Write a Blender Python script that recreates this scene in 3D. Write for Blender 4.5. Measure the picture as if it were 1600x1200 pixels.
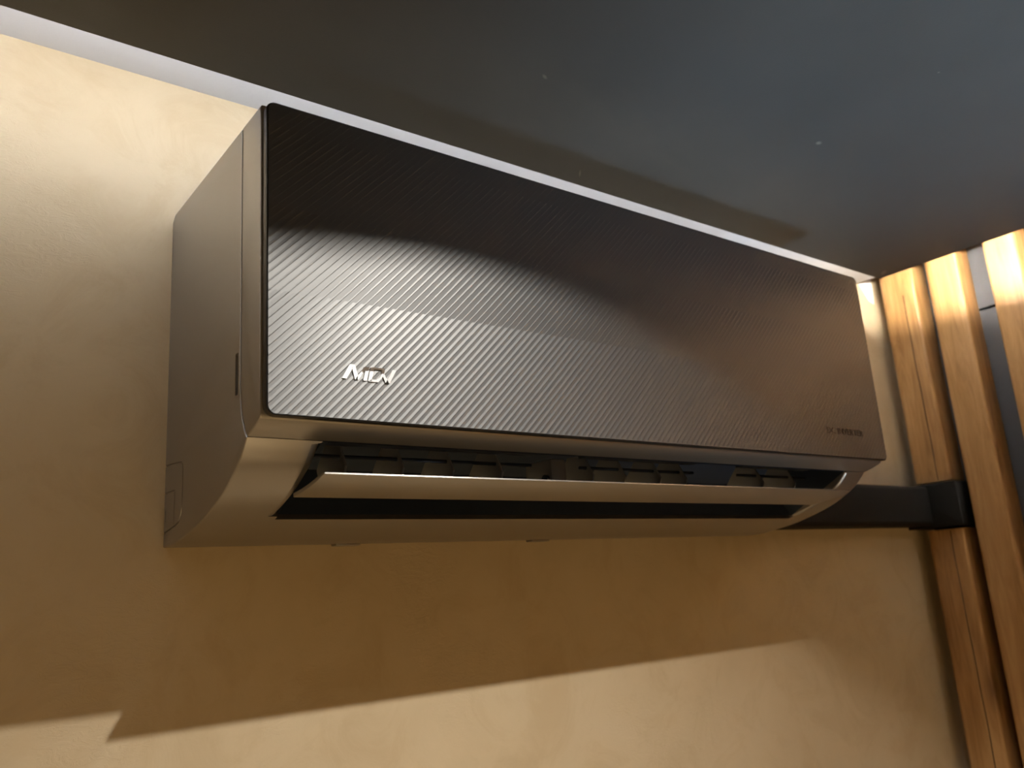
import bpy, bmesh, math, random
from mathutils import Vector, Matrix

for o in list(bpy.data.objects):
    bpy.data.objects.remove(o, do_unlink=True)
scene = bpy.context.scene
COL = scene.collection
random.seed(4)

# ------------------------------------------------------------------ key dimensions (metres)
W, H, D = 0.726, 0.2832, 0.2105          # air conditioner: length, height, depth (its rear lower left corner is the origin)
ZP, ZC = 0.3618, 0.4128                  # underside of the hanging dark ceiling, white cove above its edge
GAP = 0.110                              # gap between the dark ceiling and the plaster wall
XP = 0.9762                              # right edge of the dark ceiling
XS, XW = 1.150, 1.195                    # front of the slats, face of the dark wall behind them
XC, ZR = 1.105, 0.500                    # the cove is taller over the slats: where that starts, its height
FLOOR, CEIL = -1.85, 0.62                # CEIL: slab above the hanging ceiling
XL, YB = -2.3, -3.6                      # left wall, rear wall

# ------------------------------------------------------------------ camera
cam_d = bpy.data.cameras.new('camera')
cam = bpy.data.objects.new('camera', cam_d)
COL.objects.link(cam)
Rr = (0.79548412, -0.60219663, -0.06755913)
Rd = (0.09345608, 0.23207282, -0.96819841)
Rf = (0.59872446, 0.76387265, 0.24088918)
CAM = (-0.19582416, -0.71010727, -0.05551674)
m = Matrix(((Rr[0], -Rd[0], -Rf[0], CAM[0]),
            (Rr[1], -Rd[1], -Rf[1], CAM[1]),
            (Rr[2], -Rd[2], -Rf[2], CAM[2]),
            (0, 0, 0, 1)))
cam.matrix_world = m
cam_d.sensor_width = 36.0
cam_d.lens = 1332.414 / 1600 * 36.0
cam_d.clip_start = 0.02
cam_d.dof.use_dof = True
cam_d.dof.focus_distance = 0.66
cam_d.dof.aperture_fstop = 9.0
scene.camera = cam

# ------------------------------------------------------------------ world, lights, exposure
world = bpy.data.worlds.new('world')
scene.world = world
world.use_nodes = True
bg = world.node_tree.nodes['Background']
bg.inputs[0].default_value = (0.80, 0.90, 1.0, 1)
bg.inputs[1].default_value = 1.0

LED_STRENGTH = 43.0
LED_COLOR = (0.95, 0.965, 1.0)
SPOT_W = 46.0
SPOT_COLOR = (1.0, 0.94, 0.84)
FILL_W = 375.0  # warm fill from the added rear downlights
FILL_COLOR = (1.0, 0.92, 0.70)
UP_W = 120.0  # added cool uplight that tints the dark ceiling
UP_COLOR = (0.56, 0.79, 1.0)

scene.view_settings.view_transform = 'Standard'
scene.view_settings.look = 'None'
scene.view_settings.gamma = 1.0
scene.view_settings.use_curve_mapping = False
scene.view_settings.exposure = 0.0
scene.cycles.sample_clamp_indirect = 8.0
scene.cycles.caustics_reflective = False

# ------------------------------------------------------------------ helpers
def link(o, parent=None):
    COL.objects.link(o)
    if parent is not None:
        o.parent = parent
    return o

def obj(name, me, mat, parent=None, smooth=False):
    if isinstance(me, bmesh.types.BMesh):
        bm = me
        me = bpy.data.meshes.new(name)
        bmesh.ops.recalc_face_normals(bm, faces=bm.faces)
        bm.to_mesh(me)
        bm.free()
    me.materials.clear()
    if mat is not None:
        me.materials.append(mat)
    if smooth:
        for p in me.polygons:
            p.use_smooth = True
    return link(bpy.data.objects.new(name, me), parent)

def auto_smooth(o, deg=35):
    me = o.data
    for p in me.polygons:
        p.use_smooth = True
    me.set_sharp_from_angle(angle=math.radians(deg))
    return o

def struct(o):
    o['kind'] = 'structure'
    return o

def tag(o, label, cat, group=None):
    o['label'] = label
    o['category'] = cat
    if group:
        o['group'] = group
    return o

def add_box(bm, a, b, bevel=0.0, seg=2):
    x0, y0, z0 = [min(p, q) for p, q in zip(a, b)]
    x1, y1, z1 = [max(p, q) for p, q in zip(a, b)]
    vs = [bm.verts.new(c) for c in ((x0, y0, z0), (x1, y0, z0), (x1, y1, z0), (x0, y1, z0),
                                    (x0, y0, z1), (x1, y0, z1), (x1, y1, z1), (x0, y1, z1))]
    fs = [bm.faces.new([vs[i] for i in f]) for f in
          ((0, 3, 2, 1), (4, 5, 6, 7), (0, 1, 5, 4), (1, 2, 6, 5), (2, 3, 7, 6), (3, 0, 4, 7))]
    if bevel > 0:
        es = list({e for f in fs for e in f.edges})
        bmesh.ops.bevel(bm, geom=es, offset=bevel, segments=seg, profile=0.5, affect='EDGES')
    return bm

def box(name, a, b, mat, parent=None, bevel=0.0, seg=2):
    bm = bmesh.new()
    add_box(bm, a, b, bevel, seg)
    o = obj(name, bm, mat, parent)
    if bevel > 0:
        auto_smooth(o, 40)
    return o

def extrude_x(prof, x0, x1, bevel=0.0, seg=3):
    """closed (y, z) outline extruded from x0 to x1, its two end outlines rounded"""
    bm = bmesh.new()
    a = [bm.verts.new((x0, y, z)) for y, z in prof]
    b = [bm.verts.new((x1, y, z)) for y, z in prof]
    fa = bm.faces.new(a)
    fb = bm.faces.new(b[::-1])
    n = len(prof)
    for i in range(n):
        j = (i + 1) % n
        bm.faces.new((a[j], a[i], b[i], b[j]))
    bmesh.ops.recalc_face_normals(bm, faces=bm.faces)
    if bevel > 0:
        bmesh.ops.bevel(bm, geom=list(set(fa.edges) | set(fb.edges)), offset=bevel, segments=seg,
                        profile=0.5, affect='EDGES')
    return bm

def catmull(pts, n=6):
    out = []
    for i in range(len(pts) - 1):
        p0 = pts[max(i - 1, 0)]; p1 = pts[i]; p2 = pts[i + 1]; p3 = pts[min(i + 2, len(pts) - 1)]
        for k in range(n):
            t = k / n
            out.append(tuple(0.5 * ((2 * b) + (c - a) * t + (2 * a - 5 * b + 4 * c - d) * t * t +
                                    (3 * b - a - 3 * c + d) * t ** 3) for a, b, c, d in zip(p0, p1, p2, p3)))
    out.append(tuple(pts[-1]))
    return out

def tube(pts, r, seg=10):
    bm = bmesh.new()
    pts = [Vector(p) for p in pts]
    rings = []
    up = Vector((0.3, 0.2, 1)).normalized()
    for i, p in enumerate(pts):
        t = (pts[min(i + 1, len(pts) - 1)] - pts[max(i - 1, 0)]).normalized()
        u = t.cross(up).normalized()
        v = t.cross(u).normalized()
        rings.append([bm.verts.new(p + (u * math.cos(a) + v * math.sin(a)) * r)
                      for a in [2 * math.pi * k / seg for k in range(seg)]])
    for a, b in zip(rings[:-1], rings[1:]):
        for k in range(seg):
            bm.faces.new((a[k], a[(k + 1) % seg], b[(k + 1) % seg], b[k]))
    bm.faces.new(rings[0][::-1])
    bm.faces.new(rings[-1])
    return bm

def lathe(prof, seg=24):
    """(r, z) outline turned about z"""
    bm = bmesh.new()
    rings = []
    for r, z in prof:
        rings.append([bm.verts.new((r * math.cos(2 * math.pi * k / seg), r * math.sin(2 * math.pi * k / seg), z))
                      for k in range(seg)])
    for a, b in zip(rings[:-1], rings[1:]):
        for k in range(seg):
            bm.faces.new((a[k], a[(k + 1) % seg], b[(k + 1) % seg], b[k]))
    return bm

def bool_cut(o, cutters):
    """subtract closed cutter bmeshes from o, leaving a plain mesh"""
    for bm in cutters:
        me = bpy.data.meshes.new('cut')
        bmesh.ops.recalc_face_normals(bm, faces=bm.faces)
        bm.to_mesh(me)
        bm.free()
        c = link(bpy.data.objects.new('cut', me))
        md = o.modifiers.new('b', 'BOOLEAN')
        md.operation = 'DIFFERENCE'
        md.solver = 'EXACT'
        md.object = c
        dg = bpy.context.evaluated_depsgraph_get()
        dg.update()
        new = bpy.data.meshes.new_from_object(o.evaluated_get(dg))
        o.modifiers.clear()
        old = o.data
        o.data = new
        bpy.data.meshes.remove(old)
        bpy.data.objects.remove(c, do_unlink=True)
        bpy.data.meshes.remove(me)
    return o

# ------------------------------------------------------------------ materials
def new_mat(name):
    mt = bpy.data.materials.new(name)
    mt.use_nodes = True
    nt = mt.node_tree
    return mt, nt, nt.nodes['Principled BSDF'], nt.nodes, nt.links

def simple(name, col, rough=0.5, metal=0.0, spec=0.5, bump=0.0, bscale=300.0):
    mt, nt, b, N, L = new_mat(name)
    b.inputs['Base Color'].default_value = (*col, 1)
    b.inputs['Roughness'].default_value = rough
    b.inputs['Metallic'].default_value = metal
    b.inputs['Specular IOR Level'].default_value = spec
    if bump > 0:
        tc = N.new('ShaderNodeTexCoord')
        n = N.new('ShaderNodeTexNoise')
        n.inputs['Scale'].default_value = bscale
        n.inputs['Detail'].default_value = 4
        bp = N.new('ShaderNodeBump')
        bp.inputs['Strength'].default_value = bump
        bp.inputs['Distance'].default_value = 0.001
        L.new(tc.outputs['Object'], n.inputs['Vector'])
        L.new(n.outputs['Fac'], bp.inputs['Height'])
        L.new(bp.outputs['Normal'], b.inputs['Normal'])
    return mt

def ramp(N, stops):
    r = N.new('ShaderNodeValToRGB')
    e = r.color_ramp.elements
    while len(e) < len(stops):
        e.new(0.5)
    for el, (p, c) in zip(e, stops):
        el.position = p
        el.color = (*c, 1)
    return r

def noise(N, L, vec, scale, detail=4, rough=0.55, dist=0.0):
    n = N.new('ShaderNodeTexNoise')
    n.inputs['Scale'].default_value = scale
    n.inputs['Detail'].default_value = detail
    n.inputs['Roughness'].default_value = rough
    n.inputs['Distortion'].default_value = dist
    L.new(vec, n.inputs['Vector'])
    return n

def mix(N, L, fac, a, b, mode='MIX'):
    x = N.new('ShaderNodeMix')
    x.data_type = 'RGBA'
    x.blend_type = mode
    if isinstance(fac, float):
        x.inputs[0].default_value = fac
    else:
        L.new(fac, x.inputs[0])
    for sock, v in ((x.inputs[6], a), (x.inputs[7], b)):
        if isinstance(v, tuple):
            sock.default_value = (*v, 1)
        else:
            L.new(v, sock)
    return x.outputs[2]

def mapping(N, L, scale=(1, 1, 1), loc=(0, 0, 0), rot=(0, 0, 0), src='Object'):
    tc = N.new('ShaderNodeTexCoord')
    mp = N.new('ShaderNodeMapping')
    mp.inputs['Scale'].default_value = scale
    mp.inputs['Location'].default_value = loc
    mp.inputs['Rotation'].default_value = rot
    L.new(tc.outputs[src], mp.inputs['Vector'])
    return mp.outputs['Vector']

def plaster_mat():
    mt, nt, b, N, L = new_mat('sand_plaster')
    v = mapping(N, L)
    big = noise(N, L, v, 3.2, 5, 0.6, 0.6)
    c1 = ramp(N, [(0.28, (0.505, 0.408, 0.268)), (0.55, (0.555, 0.458, 0.312)), (0.78, (0.58, 0.488, 0.348))])
    L.new(big.outputs['Fac'], c1.inputs['Fac'])
    mid = noise(N, L, v, 14, 6, 0.65, 1.2)
    c2 = ramp(N, [(0.36, (0.91, 0.88, 0.84)), (0.52, (1, 1, 1)), (0.70, (1.03, 1.03, 1.04))])
    L.new(mid.outputs['Fac'], c2.inputs['Fac'])
    col = mix(N, L, 0.8, c1.outputs['Color'], c2.outputs['Color'], 'MULTIPLY')
    L.new(col, b.inputs['Base Color'])
    b.inputs['Roughness'].default_value = 0.52
    b.inputs['Specular IOR Level'].default_value = 0.3
    # trowel relief: fine grain, plus patches of torn plaster
    fine = noise(N, L, v, 320, 3, 0.5)
    tear = noise(N, L, mapping(N, L, (1.0, 1.0, 2.2)), 60, 5, 0.7, 2.0)
    patch = noise(N, L, v, 6.5, 2, 0.5, 0.3)
    pm = ramp(N, [(0.56, (0, 0, 0)), (0.66, (1, 1, 1))])
    L.new(patch.outputs['Fac'], pm.inputs['Fac'])
    tm = ramp(N, [(0.48, (0, 0, 0)), (0.56, (1, 1, 1))])
    L.new(tear.outputs['Fac'], tm.inputs['Fac'])
    mul = N.new('ShaderNodeMath'); mul.operation = 'MULTIPLY'
    L.new(pm.outputs['Color'], mul.inputs[0]); L.new(tm.outputs['Color'], mul.inputs[1])
    m1 = N.new('ShaderNodeMath'); m1.operation = 'MULTIPLY_ADD'
    m1.inputs[1].default_value = 0.10
    L.new(fine.outputs['Fac'], m1.inputs[0]); L.new(mul.outputs[0], m1.inputs[2])
    m2 = N.new('ShaderNodeMath'); m2.operation = 'MULTIPLY_ADD'
    m2.inputs[1].default_value = 0.8
    L.new(mid.outputs['Fac'], m2.inputs[0]); L.new(m1.outputs[0], m2.inputs[2])
    bp = N.new('ShaderNodeBump')
    bp.inputs['Strength'].default_value = 0.24
    bp.inputs['Distance'].default_value = 0.0022
    L.new(m2.outputs[0], bp.inputs['Height'])
    L.new(bp.outputs['Normal'], b.inputs['Normal'])
    return mt

def soffit_mat():
    mt, nt, b, N, L = new_mat('dark_satin_board')
    v = mapping(N, L)
    n1 = noise(N, L, v, 5, 4, 0.6)
    c = ramp(N, [(0.35, (0.050, 0.053, 0.054)), (0.7, (0.060, 0.063, 0.064))])
    L.new(n1.outputs['Fac'], c.inputs['Fac'])
    # a few pale scuffs
    col = c.outputs['Color']
    tc = N.new('ShaderNodeTexCoord')
    for (x, y, rx, ry, ang) in ((0.2275, -0.243, 0.0040, 0.0016, 0.5), (0.366, -0.131, 0.0075, 0.0010, 0.9),
                                (0.5205, -0.429, 0.0012, 0.0012, 0), (0.957, -0.128, 0.011, 0.004, 0.7),
                                (0.535, -0.300, 0.004, 0.003, 0.2)):
        mp = N.new('ShaderNodeMapping')
        mp.vector_type = 'TEXTURE'
        mp.inputs['Location'].default_value = (x, y, ZP)
        mp.inputs['Rotation'].default_value = (0, 0, ang)
        mp.inputs['Scale'].default_value = (rx, ry, 0.05)
        L.new(tc.outputs['Object'], mp.inputs['Vector'])
        ln = N.new('ShaderNodeVectorMath'); ln.operation = 'LENGTH'
        L.new(mp.outputs['Vector'], ln.inputs[0])
        mr = N.new('ShaderNodeMapRange')
        mr.inputs['From Min'].default_value = 1.2
        mr.inputs['From Max'].default_value = 0.4
        mr.inputs['To Max'].default_value = 0.55
        L.new(ln.outputs['Value'], mr.inputs['Value'])
        col = mix(N, L, mr.outputs['Result'], col, (0.24, 0.23, 0.20))
    L.new(col, b.inputs['Base Color'])
    b.inputs['Roughness'].default_value = 0.42
    b.inputs['Specular IOR Level'].default_value = 0.5
    gr = noise(N, L, v, 900, 2, 0.5)
    bp = N.new('ShaderNodeBump')
    bp.inputs['Strength'].default_value = 0.15
    bp.inputs['Distance'].default_value = 0.0004
    L.new(gr.outputs['Fac'], bp.inputs['Height'])
    L.new(bp.outputs['Normal'], b.inputs['Normal'])
    return mt

def wood_mat():
    mt, nt, b, N, L = new_mat('stained_pine')
    oi = N.new('ShaderNodeObjectInfo')
    tc = N.new('ShaderNodeTexCoord')
    add = N.new('ShaderNodeVectorMath'); add.operation = 'MULTIPLY_ADD'
    comb = N.new('ShaderNodeCombineXYZ')
    for k in range(3):
        L.new(oi.outputs['Random'], comb.inputs[k])
    add.inputs[1].default_value = (3.1, 5.7, 9.3)
    L.new(comb.outputs[0], add.inputs[0])
    L.new(tc.outputs['Object'], add.inputs[2])
    mp = N.new('ShaderNodeMapping')
    mp.inputs['Scale'].default_value = (1, 1, 0.10)
    L.new(add.outputs[0], mp.inputs['Vector'])
    v = mp.outputs['Vector']
    g = noise(N, L, v, 75, 6, 0.65, 1.5)
    broad = noise(N, L, v, 22, 3, 0.5, 0.8)
    c = ramp(N, [(0.34, (0.20, 0.092, 0.028)), (0.50, (0.40, 0.225, 0.088)), (0.64, (0.54, 0.335, 0.155))])
    m1 = N.new('ShaderNodeMath'); m1.operation = 'MULTIPLY_ADD'; m1.inputs[1].default_value = 0.45
    hf = N.new('ShaderNodeMath'); hf.operation = 'MULTIPLY'; hf.inputs[1].default_value = 0.55
    L.new(broad.outputs['Fac'], hf.inputs[0])
    L.new(g.outputs['Fac'], m1.inputs[0]); L.new(hf.outputs[0], m1.inputs[2])
    L.new(m1.outputs[0], c.inputs['Fac'])
    # knots
    mk = N.new('ShaderNodeMapping'); mk.inputs['Scale'].default_value = (1, 1, 0.45)
    L.new(add.outputs[0], mk.inputs['Vector'])
    vo = N.new('ShaderNodeTexVoronoi'); vo.inputs['Scale'].default_value = 13.0
    L.new(mk.outputs['Vector'], vo.inputs['Vector'])
    mr = N.new('ShaderNodeMapRange')
    mr.inputs['From Min'].default_value = 0.24; mr.inputs['From Max'].default_value = 0.06
    L.new(vo.outputs['Distance'], mr.inputs['Value'])
    kf = N.new('ShaderNodeMath'); kf.operation = 'MULTIPLY'; kf.inputs[1].default_value = 0.75
    L.new(mr.outputs['Result'], kf.inputs[0])
    col = mix(N, L, kf.outputs[0], c.outputs['Color'], (0.10, 0.040, 0.012))
    L.new(col, b.inputs['Base Color'])
    b.inputs['Roughness'].default_value = 0.42
    bp = N.new('ShaderNodeBump')
    bp.inputs['Strength'].default_value = 0.25
    bp.inputs['Distance'].default_value = 0.0008
    L.new(m1.outputs[0], bp.inputs['Height'])
    L.new(bp.outputs['Normal'], b.inputs['Normal'])
    return mt

def metal_paint(name, col, rough=0.36, metal=0.75, grain=0.10):
    mt, nt, b, N, L = new_mat(name)
    b.inputs['Base Color'].default_value = (*col, 1)
    b.inputs['Metallic'].default_value = metal
    b.inputs['Roughness'].default_value = rough
    v = mapping(N, L)
    n = noise(N, L, v, 2600, 2, 0.5)
    bp = N.new('ShaderNodeBump')
    bp.inputs['Strength'].default_value = grain
    bp.inputs['Distance'].default_value = 0.00003
    L.new(n.outputs['Fac'], bp.inputs['Height'])
    L.new(bp.outputs['Normal'], b.inputs['Normal'])
    return mt

def emit(name, col, strength):
    mt, nt, b, N, L = new_mat(name)
    b.inputs['Base Color'].default_value = (0.8, 0.8, 0.8, 1)
    b.inputs['Emission Color'].default_value = (*col, 1)
    b.inputs['Emission Strength'].default_value = strength
    return mt

M_plaster = plaster_mat()
M_soffit = soffit_mat()
M_wood = wood_mat()
M_slate = simple('slate_grey_panel', (0.060, 0.064, 0.075), 0.55, bump=0.2, bscale=500)
M_cove = simple('white_cove_paint', (0.48, 0.50, 0.54), 0.6, bump=0.25, bscale=120)
M_ceil = simple('pale_grey_ceiling', (0.62, 0.62, 0.61), 0.7)
M_room = simple('dim_room_paint', (0.20, 0.17, 0.13), 0.7)
M_floor = simple('warm_oak_floor', (0.35, 0.245, 0.135), 0.5)
M_body = metal_paint('bronze_grey_metallic', (0.36, 0.345, 0.325), 0.34, 0.85)
M_panel = metal_paint('graphite_ribbed_plate', (0.050, 0.052, 0.055), 0.62, 1.0, 0.3)
for k, v in (('Coat Weight', 1.0), ('Coat Roughness', 0.44), ('Coat IOR', 1.90)):
    M_panel.node_tree.nodes['Principled BSDF'].inputs[k].default_value = v
M_rim = simple('black_panel_rim', (0.010, 0.010, 0.010), 0.25)
M_liner = simple('dark_outlet_plastic', (0.045, 0.062, 0.100), 0.5)
M_vane = simple('grey_vane_plastic', (0.46, 0.49, 0.54), 0.5)
M_chrome = simple('chrome_badge', (0.95, 0.96, 0.98), 0.31, 1.0)
M_print = simple('faint_bronze_print', (0.055, 0.045, 0.030), 0.4, 0.6)
M_black = simple('black_duct_plastic', (0.006, 0.0055, 0.0055), 0.6, spec=0.12)
M_white = simple('white_plastic', (0.82, 0.83, 0.86), 0.45)
M_led = emit('led_tape_light', LED_COLOR, LED_STRENGTH)
M_led2 = emit('warm_led_tape_light', (1.0, 0.90, 0.74), LED_STRENGTH * 20.0)
M_bulb = emit('spot_bulb_light', SPOT_COLOR, 30)
M_lampblack = simple('black_lamp_metal', (0.02, 0.02, 0.02), 0.4, 0.6)
M_gap = simple('dark_split', (0.035, 0.017, 0.007), 0.8)

# ------------------------------------------------------------------ room shell
T = 0.12
wb = struct(box('wall_back', (XL, 0, FLOOR), (XW + T, T, ZR + 0.02), M_plaster))
struct(box('floor', (XL - T, YB - T, FLOOR - T), (XW + T, T, FLOOR), M_floor))
struct(box('ceiling', (XL - T, YB - T, CEIL), (XW + T, T, CEIL + T), M_ceil))
struct(box('wall_left', (XL - T, YB - T, FLOOR), (XL, T, CEIL), M_room))
struct(box('wall_front', (XL, YB - T, FLOOR), (XW, YB, CEIL), M_room))

# white cove ceiling along the plaster wall and the slat wall
bm = bmesh.new()
add_box(bm, (XL, -0.30, ZC), (XC, 0.0, ZR + 0.02))
add_box(bm, (XP - 0.25, YB, ZR), (XC, -0.30, ZR + 0.02))
add_box(bm, (XC, YB, ZR), (XW, 0.0, ZR + 0.02))
struct(obj('trim_1', bm, M_cove))
# dark hanging ceiling with round recesses for the downlights
CANS = [(0.228, -0.636), (-1.35, -2.2), (-0.50, -2.2), (0.40, -2.2)]  # first one read from the shadow, the other three added for warm fill
CAN_R, CAN_H = 0.131, 0.095
bm = bmesh.new()
add_box(bm, (XL, YB, ZP), (XP, -GAP, ZP + 0.012), 0.0008, 1)
board = struct(obj('trim_2', bm, M_soffit))
cuts = []
for cx, cy in CANS:
    c = bmesh.new()
    bmesh.ops.create_cone(c, cap_ends=True, segments=48, radius1=CAN_R, radius2=CAN_R, depth=0.1,
                          matrix=Matrix.Translation((cx, cy, ZP)))
    cuts.append(c)
bool_cut(board, cuts)

# right wall: dark panels, pine slats in front of them
wr = struct(box('wall_right', (XW + 0.010, YB, FLOOR), (XW + T, 0.0, CEIL), M_slate))
SEAM = 0.334
for z0, z1 in ((FLOOR, -0.62), (-0.617, SEAM - 0.0015), (SEAM + 0.0015, ZR)):
    for y0, y1 in ((0.0, -1.2), (-1.203, -2.4), (-2.403, YB)):
        box('wall_panel', (XW, y0, z0), (XW + 0.0102, y1, z1), M_slate, wr, 0.0012, 1)

def slat(y0, y1, z0, z1, x0=XS):
    bm = bmesh.new()
    add_box(bm, (x0, y0, z0), (XW, y1, z1))
    es = [e for e in bm.edges if abs(e.verts[0].co.z - e.verts[1].co.z) > 1e-4
          and min(e.verts[0].co.x, e.verts[1].co.x) < x0 + 1e-4]
    bmesh.ops.bevel(bm, geom=es, offset=0.0045, segments=4, profile=0.5, affect='EDGES')
    return auto_smooth(obj('slat', bm, M_wood, wr), 50)

slat(-0.0190, -0.0760, 0.0735, ZR - 0.004)      # first slat, cut round the pipe duct
slat(-0.0235, -0.0800, FLOOR + 0.05, -0.0010)
slat(-0.0980, -0.1490, FLOOR + 0.05, ZR - 0.002)
slat(-0.1900, -0.2370, FLOOR + 0.05, ZR - 0.002)
y = -0.285
while y > -2.2:
    z1 = ZR - 0.002
    slat(y, y - 0.049, FLOOR + 0.05, z1)
    y -= 0.093
# the split that runs down the first slat
for (y0, z0, z1) in ((-0.0560, 0.0745, ZC - 0.03), (-0.0605, -0.36, -0.003)):
    n = 26
    pts = []
    for k in range(n + 1):
        t = k / n
        pts.append((XS - 0.0002, y0 + 0.0006 * math.sin(5 * t + y0 * 40) + 0.0003 * math.sin(23 * t), z0 + (z1 - z0) * t))
    obj('crack', tube(pts, 0.0007, 6), M_gap, wr)
# plaster turned round the corner
bm = bmesh.new()
prof = [(XW - 0.014, 0.0)] + [(XW - 0.014 + 0.014 * math.sin(a), -0.014 + 0.014 * math.cos(a))
                              for a in [math.pi / 2 * k / 6 for k in range(7)]] + [(XW, 0.0)]
a = [bm.verts.new((x, yy, FLOOR)) for x, yy in prof[1:]]
b = [bm.verts.new((x, yy, ZR)) for x, yy in prof[1:]]
for k in range(len(a)):
    j = (k + 1) % len(a)
    bm.faces.new((a[k], a[j], b[j], b[k]))
bm.faces.new(a); bm.faces.new(b[::-1])
struct(auto_smooth(obj('trim_4', bm, M_plaster), 40))

# white filler smeared on the wall where the low cove ends
bm = bmesh.new()
pp = [(1.094, 0.480), (1.094, 0.436), (1.1040, 0.4260), (1.1150, 0.4190), (1.1260, 0.4100), (1.1360, 0.3980), (1.1430, 0.3900), (1.1500, 0.3880),
      (1.1560, 0.3860), (1.1590, 0.4100), (1.1600, 0.4330), (1.1600, 0.480)]
f = bm.faces.new([bm.verts.new((x, 0.0002, z)) for x, z in pp])
ext = bmesh.ops.extrude_face_region(bm, geom=[f])
bmesh.ops.translate(bm, vec=(0, -0.0016, 0), verts=[v for v in ext['geom'] if isinstance(v, bmesh.types.BMVert)])
obj('filler_patch', bm, M_white, wb)

# ------------------------------------------------------------------ led tapes in the cove
def led_run(a, b, axis, label):
    """tape stuck to the edge of the dark ceiling, shining across the gap"""
    root = link(bpy.data.objects.new('led_tape', None))
    tag(root, label, 'light strip', 'led tapes along the edges of the dark ceiling')
    (x0, y0), (x1, y1) = a, b
    z0, z1 = ZP + 0.0025, ZP + 0.0105
    if axis == 'y':
        box('backing', (x0, y0, z0), (x1, y0 + 0.001, z1), M_white, root)
        box('diffuser', (x0 + 0.002, y0 + 0.001, z0 + 0.001), (x1 - 0.002, y0 + 0.003, z1 - 0.0005), M_led, root)
    else:
        # this run lies flat on the board, set back from its edge
        z0 = ZP + 0.012
        box('backing', (x0 - 0.027, y0, z0), (x0 - 0.017, y1, z0 + 0.001), M_white, root)
        box('added_baffle', (x0 - 0.0295, y0, z0), (x0 - 0.0275, y1, z0 + 0.034), M_white, root)  # added lip, keeps this run's light off the cove along the plaster wall
        box('diffuser', (x0 - 0.026, y0 - 0.002, z0 + 0.001), (x0 - 0.018, y1 + 0.002, z0 + 0.006), M_led2, root)
led_run((XL + 0.05, -GAP), (XP - 0.002, -GAP), 'y', 'glowing light strip on the dark ceiling edge along the plaster wall')
led_run((XP, -GAP - 0.03), (XP, -2.3), 'x', 'glowing light strip lying on the dark ceiling beside the wooden slats')

# ------------------------------------------------------------------ pipe duct
duct = link(bpy.data.objects.new('pipe_duct', None))
duct.location = (0, 0, 0)
tag(duct, 'black plastic pipe duct running from the air conditioner into the slats', 'duct')
def rounded_prof(y0, y1, z0, z1, r):
    out = []
    for cy, cz, a0 in ((y1 + r, z0 + r, 180), (y1 + r, z1 - r, 90)):
        seq = [a0 + s for s in ((0, 30, 60, 90) if a0 == 180 else (90, 60, 30, 0))]
        pass
    out = [(y0, z0)]
    for k in range(5):
        a = math.radians(270 - 90 * k / 4)
        out.append((y1 + r + r * math.cos(a), z0 + r + r * math.sin(a)))
    for k in range(5):
        a = math.radians(180 - 90 * k / 4)
        out.append((y1 + r + r * math.cos(a), z1 - r + r * math.sin(a)))
    out.append((y0, z1))
    return out
auto_smooth(obj('duct_cover', extrude_x(rounded_prof(-0.0005, -0.043, 0.0070, 0.0675, 0.007), W - 0.012, 1.142), M_black, duct), 50)
auto_smooth(obj('corner_elbow', extrude_x(rounded_prof(-0.0005, -0.088, 0.0030, 0.0705, 0.004), 1.138, XW - 0.0005, 0.002, 2), M_black, duct), 50)

# ------------------------------------------------------------------ air conditioner
ac = link(bpy.data.objects.new('air_conditioner', None))
ac.location = (0, 0, 0)
tag(ac, 'dark bronze wall air conditioner with ribbed front panel and open flap', 'air conditioner')

curve = catmull([(-0.030, 0.0000), (-0.0724, 0.0064), (-0.0978, 0.0122), (-0.1331, 0.0232), (-0.1610, 0.0375),
                 (-0.1725, 0.0470), (-0.1800, 0.0552)], 5)
seam = catmull([(-0.1800, 0.0552), (-0.1755, 0.0625), (-0.1705, 0.0735), (-0.1680, 0.0900)], 4)
body_prof = [(0.0, 0.2780), (0.0, 0.0), (-0.015, -0.0006)] + curve + [(y + 0.0004, z) for y, z in seam[1:]] + \
            [(-0.1676, 0.150), (-0.1676, 0.2600), (-0.1676, H), (-0.006, H)]
body = obj('body', extrude_x(body_prof, 0.0, W, 0.0014, 3), M_body, ac)

def offset_path(pts, d):
    out = []
    for i in range(len(pts)):
        p0 = Vector(pts[max(i - 1, 0)]); p1 = Vector(pts[min(i + 1, len(pts) - 1)])
        t = (p1 - p0).normalized()
        out.append((pts[i][0] - t.y * d, pts[i][1] + t.x * d))
    return out
def groove(path, w=0.0009, depth=0.0012, x=0.0):
    """cutter along a (y, z) path on the left end face"""
    bm = bmesh.new()
    a = offset_path(path, w * 1.5); b = offset_path(path, -w * 1.5)
    ring = a + b[::-1]
    a1 = offset_path(path, w / 2); b1 = offset_path(path, -w / 2)
    ring1 = a1 + b1[::-1]
    f0 = [bm.verts.new((x - 0.001, yy, z)) for yy, z in ring]
    f1 = [bm.verts.new((x + depth, yy, z)) for yy, z in ring1]
    n = len(ring)
    bm.faces.new(f0); bm.faces.new(f1[::-1])
    for i in range(n):
        j = (i + 1) % n
        bm.faces.new((f0[i], f0[j], f1[j], f1[i]))
    return bm
cutters = []
cutters.append(groove([(0.004, 0.0645), (-0.012, 0.0640), (-0.030, 0.0625), (-0.0425, 0.0612), (-0.0462, 0.0592), (-0.0472, 0.0550),
                       (-0.0472, 0.0400), (-0.0465, 0.0270), (-0.0450, 0.0215), (-0.0400, 0.0165), (-0.0300, 0.0140),
                       (-0.0150, 0.0122), (0.004, 0.0105)]))
cutters.append(groove([(0.004, 0.0425), (-0.018, 0.0420), (-0.0268, 0.0414), (-0.0276, 0.0400), (-0.0272, 0.0250), (-0.0268, 0.0150)], 0.0008, 0.0010))
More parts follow.
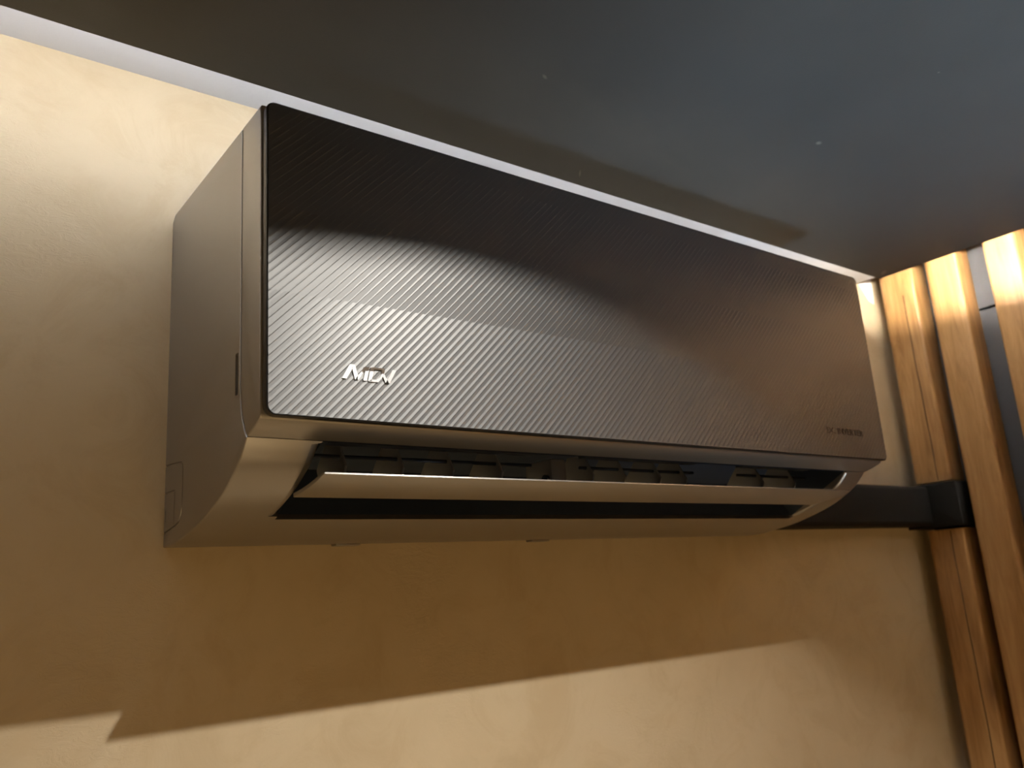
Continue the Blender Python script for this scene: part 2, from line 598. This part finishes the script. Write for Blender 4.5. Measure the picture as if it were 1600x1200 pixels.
cutters.append(groove([(-0.0046, 0.0285), (-0.0050, 0.0195)], 0.0009, 0.0010))
# finger slot beside the seam
bm = bmesh.new()
add_box(bm, (-0.002, -0.1640, 0.0870), (0.0040, -0.1585, 0.1165), 0.0008, 1)
cutters.append(bm)
# air outlet, its cheeks rounded off
A0, A1 = (-0.1782, 0.0534), (-0.1015, 0.0132)
def outlet_section(x, d):
    """d: depth of the cut below the curved face"""
    surf = [p for p in curve if A0[0] < p[0] < A1[0]]
    surf = [A1] + surf + [A0]
    nrm = Vector((A0[1] - A1[1], A1[0] - A0[0])).normalized()
    if nrm.y < 0: nrm = -nrm
    inner = []
    for i, p in enumerate(surf):
        dd = d if d < 0.01 else d * (0.95 + 0.25 * math.sin(math.pi * i / (len(surf) - 1)))
        q = Vector(p) + nrm * dd
        if d >= 0.01:
            q.x += 0.010 * (1 - i / (len(surf) - 1)) + 0.0
        inner.append((q.x, q.y))
    outer = [(-0.205, 0.030), (-0.115, -0.020)]
    return [(x, yy, z) for yy, z in inner + outer]
bm = bmesh.new()
r = 0.0075
XA, XB = 0.0455, 0.6925
secs = []
for t in (0.0, 0.35, 0.65, 0.85, 0.96):
    secs.append(outlet_section(XA + r * t, 0.00015 + r * (1 - math.sqrt(1 - t * t))))
secs.append(outlet_section(XA + r, r))
secs.append(outlet_section(XA + r + 0.0001, 0.050))
r2 = 0.003
secs.append(outlet_section(XB - r2 - 0.0001, 0.050))
secs.append(outlet_section(XB - r2, r2))
for t in (0.9, 0.6, 0.0):
    secs.append(outlet_section(XB - r2 * t, 0.00015 + r2 * (1 - math.sqrt(1 - t * t))))
vs = [[bm.verts.new(c) for c in s] for s in secs]
for a, b in zip(vs[:-1], vs[1:]):
    for i in range(len(a)):
        j = (i + 1) % len(a)
        bm.faces.new((a[i], a[j], b[j], b[i]))
bm.faces.new(vs[0]); bm.faces.new(vs[-1][::-1])
cutters.append(bm)
bool_cut(body, cutters)
auto_smooth(body, 32)

# dark liner of the outlet: a shell just inside the cut
secA = outlet_section(XA + r + 0.0006, 0.0490)
secB = outlet_section(XB - r2 - 0.0006, 0.0490)
ninner = len(secA) - 2
bm = bmesh.new()
lim = 0.0022
def inset(sec):
    pts = [Vector(p) for p in sec[:ninner]]
    base0 = Vector((pts[0].x, A1[0], A1[1])); base1 = Vector((pts[0].x, A0[0], A0[1]))
    n = Vector((0, (pts[0] - base0).y, (pts[0] - base0).z)).normalized()
    n1 = Vector((0, (pts[-1] - base1).y, (pts[-1] - base1).z)).normalized()
    pts[0] += Vector((0, -0.0005, 0)); pts[-1] += Vector((0, 0.0005, 0))
    return [base0 + n * lim + Vector((0, -0.0006, 0))] + pts + [base1 + n1 * lim + Vector((0, 0.0006, 0))]
la, lb = inset(secA), inset(secB)
va = [bm.verts.new(p) for p in la]; vb = [bm.verts.new(p) for p in lb]
for i in range(len(va) - 1):
    bm.faces.new((va[i], va[i + 1], vb[i + 1], vb[i]))
bm.faces.new(va); bm.faces.new(vb[::-1])
auto_smooth(obj('outlet_liner', bm, M_liner, ac), 40)

# front frame (separate moulding ahead of the seam)
ff = [(-0.2030, H), (-0.2030, 0.0660), (-0.2018, 0.0632), (-0.1990, 0.0615), (-0.1900, 0.0582), (-0.1806, 0.0556)] + \
     [(y - 0.0004, z + 0.0003) for y, z in seam[1:]] + [(-0.1684, 0.150), (-0.1684, H)]
frame = auto_smooth(obj('front_frame', extrude_x(ff, 0.0, W, 0.0012, 3), M_body, ac), 32)

# front panel: dark-rimmed plate with rounded corners, ribbed skin on it
PX0, PX1, PZ0, PZ1 = 0.0012, W - 0.0004, 0.0638, H + 0.0004
def rounded_rect(x0, x1, z0, z1, r, n=5):
    out = []
    for cx, cz, a0 in ((x1 - r, z1 - r, 0), (x0 + r, z1 - r, 90), (x0 + r, z0 + r, 180), (x1 - r, z0 + r, 270)):
        for k in range(n + 1):
            a = math.radians(a0 + 90 * k / n)
            out.append((cx + r * math.cos(a), cz + r * math.sin(a)))
    return out
bm = bmesh.new()
rr = rounded_rect(PX0, PX1, PZ0, PZ1, 0.0065)
f = bm.faces.new([bm.verts.new((x, -D + 0.0004, z)) for x, z in rr])
ext = bmesh.ops.extrude_face_region(bm, geom=[f])
bmesh.ops.translate(bm, vec=(0, 0.0056, 0), verts=[v for v in ext['geom'] if isinstance(v, bmesh.types.BMVert)])
front_edges = [e for e in bm.edges if all(v.co.y < -D + 0.001 for v in e.verts)]
bmesh.ops.bevel(bm, geom=front_edges, offset=0.0007, segments=2, profile=0.5, affect='EDGES')
panel = auto_smooth(obj('front_panel', bm, M_rim, ac), 40)

# ribs: saw-tooth flutes at 45 degrees in horizontal bands, each flute tapering down its band
PITCH, TILT = 0.0062, 0.125
bounds = [PZ0 - 0.02, 0.147, 0.206, 0.265, 0.324]
bm = bmesh.new()
i0 = int(math.floor((PX0 - 0.30) / PITCH)); i1 = int(math.ceil(PX1 / PITCH)) + 1
for bi in range(len(bounds) - 1):
    z0, z1 = bounds[bi], bounds[bi + 1]
    nb = 5
    rows = []
    for k in range(nb + 1):
        t = k / nb
        z = z0 + (z1 - z0) * k / nb
        duty = 0.13 + 0.47 * t ** 1.3
        if bi == 0:
            duty = 0.42 + 0.5 * (t - 0.55) ** 2
        row = []
        for i in range(i0, i1):
            s = i * PITCH
            h = TILT * duty * PITCH * 0.707
            e = 0.10
            for u, hh in ((0.0, 0.0), (1 - duty - e, 0.0), (1 - e, h)):
                row.append(bm.verts.new((s + u * PITCH + z, -D - hh, z)))
        rows.append(row)
    for a, b in zip(rows[:-1], rows[1:]):
        for c in range(len(a) - 1):
            bm.faces.new((a[c], a[c + 1], b[c + 1], b[c]))
ins = 0.0011
x0, x1, z0, z1 = PX0 + ins, PX1 - ins, PZ0 + ins, PZ1 - ins
rc = 0.0056
planes = [((x0, 0, 0), (-1, 0, 0)), ((x1, 0, 0), (1, 0, 0)), ((0, 0, z0), (0, 0, -1)), ((0, 0, z1), (0, 0, 1))]
for cx, cz, a0 in ((x1 - rc, z1 - rc, 0), (x0 + rc, z1 - rc, 90), (x0 + rc, z0 + rc, 180), (x1 - rc, z0 + rc, 270)):
    for aa in (15, 30, 45, 60, 75):
        a = math.radians(a0 + aa)
        planes.append(((cx + rc * math.cos(a), 0, cz + rc * math.sin(a)), (math.cos(a), 0, math.sin(a))))
for co, no in planes:
    bmesh.ops.bisect_plane(bm, geom=bm.verts[:] + bm.edges[:] + bm.faces[:], dist=1e-7, plane_co=co, plane_no=no,
                           clear_outer=True, clear_inner=False)
me = bpy.data.meshes.new('ribbed_skin')
for f in bm.faces:
    f.normal_update()
    if f.normal.y > 0:
        f.normal_flip()
bm.to_mesh(me); bm.free()
me.materials.append(M_panel)
skin = link(bpy.data.objects.new('ribbed_skin', me), panel)
skin['label'] = 'dark metallic skin with slanting ribs'

# badge letters, chrome, italic (x, z in mm on the panel, from the lower left of the badge)
def letter(polys, sloped):
    """flat strokes, and strokes whose face leans forward at the top"""
    bm = bmesh.new()
    for poly, slope in [(p, 0.0) for p in polys] + [(p, 0.26) for p in sloped]:
        zt = max(z for x, z in poly)
        f0 = [bm.verts.new((x / 1000.0, -D + 0.0002, z / 1000.0)) for x, z in poly]
        f1 = [bm.verts.new((x / 1000.0, -D - (0.0014 - slope * (zt - z) / 1000.0 if slope else 0.0009), z / 1000.0)) for x, z in poly]
        bm.faces.new(f0[::-1]); bm.faces.new(f1)
        for i in range(len(poly)):
            j = (i + 1) % len(poly)
            bm.faces.new((f0[i], f0[j], f1[j], f1[i]))
    return bm
badge = {
 'M': ([[(52.6, 92.2), (55.9, 92.0), (59.9, 98.5), (60.9, 100.7), (62.3, 102.4), (58.6, 102.3)],
        [(60.0, 100.2), (62.3, 102.4), (64.5, 95.2), (64.0, 92.2), (62.1, 92.1), (60.5, 98.8)],
        [(62.4, 92.1), (64.8, 92.2), (68.3, 97.3), (67.4, 98.4), (64.6, 95.3)],
        [(72.7, 99.0), (71.1, 91.9), (68.2, 91.9), (69.7, 97.7), (70.1, 98.8)]],
       [[(69.0, 101.4), (73.4, 101.8), (72.7, 99.0), (70.1, 98.8), (68.3, 97.3), (67.4, 98.4)]]),
 'D': ([[(76.4, 99.2), (74.4, 92.0), (71.8, 91.9), (73.4, 99.0)],
        [(82.4, 98.1), (84.3, 98.3), (82.3, 94.4), (79.6, 91.8), (78.6, 93.4), (80.9, 95.3)],
        [(74.4, 93.3), (78.6, 93.4), (79.6, 91.8), (72.8, 91.7)]],
       [[(74.1, 101.6), (77.0, 101.8), (76.4, 99.2), (73.4, 99.0)],
        [(77.0, 101.8), (84.3, 102.0), (84.7, 101.4), (84.2, 100.8), (76.8, 100.6)],
        [(82.9, 100.8), (84.7, 101.4), (85.0, 100.2), (84.3, 98.3), (82.4, 98.1), (82.6, 99.7)]]),
 'V': ([[(83.3, 96.4), (84.6, 98.3), (85.7, 95.7), (86.8, 94.4), (87.9, 91.7), (85.2, 91.6)],
        [(85.2, 91.6), (88.5, 91.7), (94.1, 101.8), (91.2, 101.8), (87.0, 94.4)]], []),
}
for ch, (flat, sloped) in badge.items():
    lo = obj('badge_letter', letter(flat, sloped), M_chrome, panel)
    lo['label'] = 'chrome badge letter ' + ch

# small faint lettering at the lower right of the panel
tcu = bpy.data.curves.new('lettering', 'FONT')
tcu.body = 'DC INVERTER'
tcu.size = 0.0098
tcu.extrude = 0.0002
tcu.resolution_u = 2
tobj = bpy.data.objects.new('lettering', tcu)
link(tobj)
dg = bpy.context.evaluated_depsgraph_get(); dg.update()
tme = bpy.data.meshes.new_from_object(tobj.evaluated_get(dg))
bpy.data.objects.remove(tobj, do_unlink=True)
xs = [v.co.x for v in tme.vertices]
sx = 0.0690 / (max(xs) - min(xs)); x_min = min(xs)
for v in tme.vertices:
    x, yy, zz = v.co
    v.co = (0.6135 + (x - x_min) * sx, -D - 0.0004 - zz, 0.0888 + yy)
obj('lettering', tme, M_print, panel)

# flap
def flap_prof():
    top = catmull([(-0.1880, 0.0318), (-0.1740, 0.0280), (-0.1560, 0.0248), (-0.1365, 0.0228)], 5)
    th = 0.0030
    up = [(y + 0.0002, z + th * (0.35 + 0.65 * min(1, i / 4))) for i, (y, z) in enumerate(top)]
    return top + up[::-1]
flap = auto_smooth(obj('flap', extrude_x(flap_prof(), 0.0500, 0.6785, 0.0006, 2), M_body, ac), 40)
for x in (0.20, 0.50):
    box('flap_arm', (x - 0.002, -0.150, 0.0255), (x + 0.002, -0.128, 0.040), M_liner, flap, 0.0006, 1)

# upright vanes in the outlet with the rods that link them
bm = bmesh.new()
vp = [(-0.1530, 0.0440), (-0.1500, 0.0370), (-0.1330, 0.0290), (-0.1120, 0.0290), (-0.1050, 0.0480), (-0.1200, 0.0650), (-0.1420, 0.0640)]
th = 0.0009
a = [bm.verts.new((-th, yy, z)) for yy, z in vp]; b = [bm.verts.new((th, yy, z)) for yy, z in vp]
bm.faces.new(a); bm.faces.new(b[::-1])
for i in range(len(vp)):
    j = (i + 1) % len(vp)
    bm.faces.new((a[j], a[i], b[i], b[j]))
bmesh.ops.recalc_face_normals(bm, faces=bm.faces)
vme = bpy.data.meshes.new('vane'); bm.to_mesh(vme); bm.free(); vme.materials.append(M_vane)
for x in (0.0835, 0.1314, 0.1766, 0.2251, 0.3265, 0.3665, 0.4135, 0.4499, 0.5717, 0.6289):
    link(bpy.data.objects.new('vane', vme), ac).location = (x, 0, 0)
for xa, xb in ((0.056, 0.262), (0.318, 0.470), (0.540, 0.660)):
    obj('vane_rod', tube([(xa, -0.1440, 0.0520), (xb, -0.1440, 0.0520)], 0.0016, 8), M_liner, ac, True)
    bm = bmesh.new()
    add_box(bm, (xa, -0.1540, 0.0600), (xb, -0.1430, 0.0625), 0.0006, 1)
    obj('vane_rail', bm, M_liner, ac)
# louvre motor block in the middle
bm = bmesh.new()
add_box(bm, (0.278, -0.152, 0.030), (0.296, -0.115, 0.058), 0.003, 2)
mb = auto_smooth(obj('louvre_bracket', bm, M_vane, ac), 40)
bm = tube([(0.2775, -0.146, 0.040), (0.2745, -0.146, 0.040)], 0.0040, 14)
obj('bracket_pin', bm, M_liner, mb)
# clips under the rear edge
for x in (0.155, 0.375):
    box('rear_clip', (x - 0.012, -0.012, -0.0022), (x + 0.012, -0.002, 0.0002), M_body, ac, 0.0008, 2)

# ------------------------------------------------------------------ recessed downlights (out of frame; the three rear ones added for warm fill)
def downlight(pos, lamp_z, label, watts, col, size, blend, soft, dx=0.0, tilt=0.0):
    root = link(bpy.data.objects.new('downlight', None))
    root.location = (pos[0], pos[1], ZP)
    tag(root, label, 'lamp', 'round recessed downlights in the dark ceiling')
    R = CAN_R
    auto_smooth(obj('cup', lathe([(R - 0.001, 0.0005), (R - 0.001, CAN_H), (0.0, CAN_H), (0.0, CAN_H + 0.003), (R + 0.002, CAN_H + 0.003),
                                  (R + 0.002, 0.013), (R - 0.0005, 0.0125)], 48), M_lampblack, root), 40)
    h = lamp_z - ZP
    hd = auto_smooth(obj('head', lathe([(0.0, CAN_H - h), (0.012, CAN_H - h), (0.024, 0.012), (0.024, 0.002), (0.014, 0.002), (0.0, 0.003)], 28), M_lampblack, root), 40)
    hd.location = (dx, 0, h)
    obj('bulb', lathe([(0.0, 0.0016), (0.012, 0.0016), (0.012, 0.0022), (0.0, 0.0022)], 20), M_bulb, hd)
    l = bpy.data.lights.new('downlight_lamp', 'SPOT')
    l.shadow_soft_size = soft; l.energy = watts; l.color = col
    l.spot_size = size; l.spot_blend = blend
    lo = link(bpy.data.objects.new('downlight_lamp', l), hd)
    lo.location = (0, 0, -0.006); lo.rotation_euler = (0, tilt, 0)
downlight(CANS[0], 0.443, 'recessed downlight in front of the air conditioner', SPOT_W, SPOT_COLOR, math.radians(144), 1.0, 0.0055, 0.027, math.radians(4))
downlight(CANS[1], 0.443, 'added unseen downlight for warm fill nearest the left wall', FILL_W, FILL_COLOR, math.radians(80), 0.6, 0.02)
downlight(CANS[2], 0.443, 'added unseen downlight for warm fill in the middle of the rear ceiling', FILL_W, FILL_COLOR, math.radians(90), 0.6, 0.02)
downlight(CANS[3], 0.443, 'added unseen downlight for warm fill at the rear beside the slat wall', FILL_W, FILL_COLOR, math.radians(90), 0.6, 0.02)

def added_uplight(pos, target):  # invented lamp, out of view, added for the bluish glow on the dark ceiling
    root = link(bpy.data.objects.new('added_uplight', None))
    root.location = (pos[0], pos[1], FLOOR)
    tag(root, 'added unseen cool uplight that washes the soffit from the floor', 'lamp')
    zc = pos[2] - FLOOR
    auto_smooth(obj('base', lathe([(0.0, 0.0), (0.11, 0.0), (0.11, 0.012), (0.10, 0.018), (0.0, 0.018)], 28), M_lampblack, root), 40)
    obj('pole', tube([(0, 0, 0.015), (0, 0, zc - 0.05)], 0.010, 12), M_lampblack, root, True)
    p = Vector(pos); d = (Vector(target) - p).normalized()
    h = auto_smooth(obj('head', lathe([(0.0, 0.09), (0.030, 0.09), (0.080, 0.070), (0.140, 0.0), (0.150, -0.02), (0.146, -0.02), (0.134, 0.004), (0.075, 0.060), (0.0, 0.075)], 36), M_lampblack, root), 40)
    h.location = (0, 0, zc); h.rotation_mode = 'QUATERNION'; h.rotation_quaternion = d.to_track_quat('-Z', 'Y')
    l = bpy.data.lights.new('added_uplight_lamp', 'SPOT')
    l.energy = UP_W; l.color = UP_COLOR; l.shadow_soft_size = 0.12
    l.spot_size = math.radians(46); l.spot_blend = 1.0
    link(bpy.data.objects.new('added_uplight_lamp', l), h).location = (0, 0, 0.0)
added_uplight((0.66, -1.02, -1.00), (0.58, -0.56, ZP))
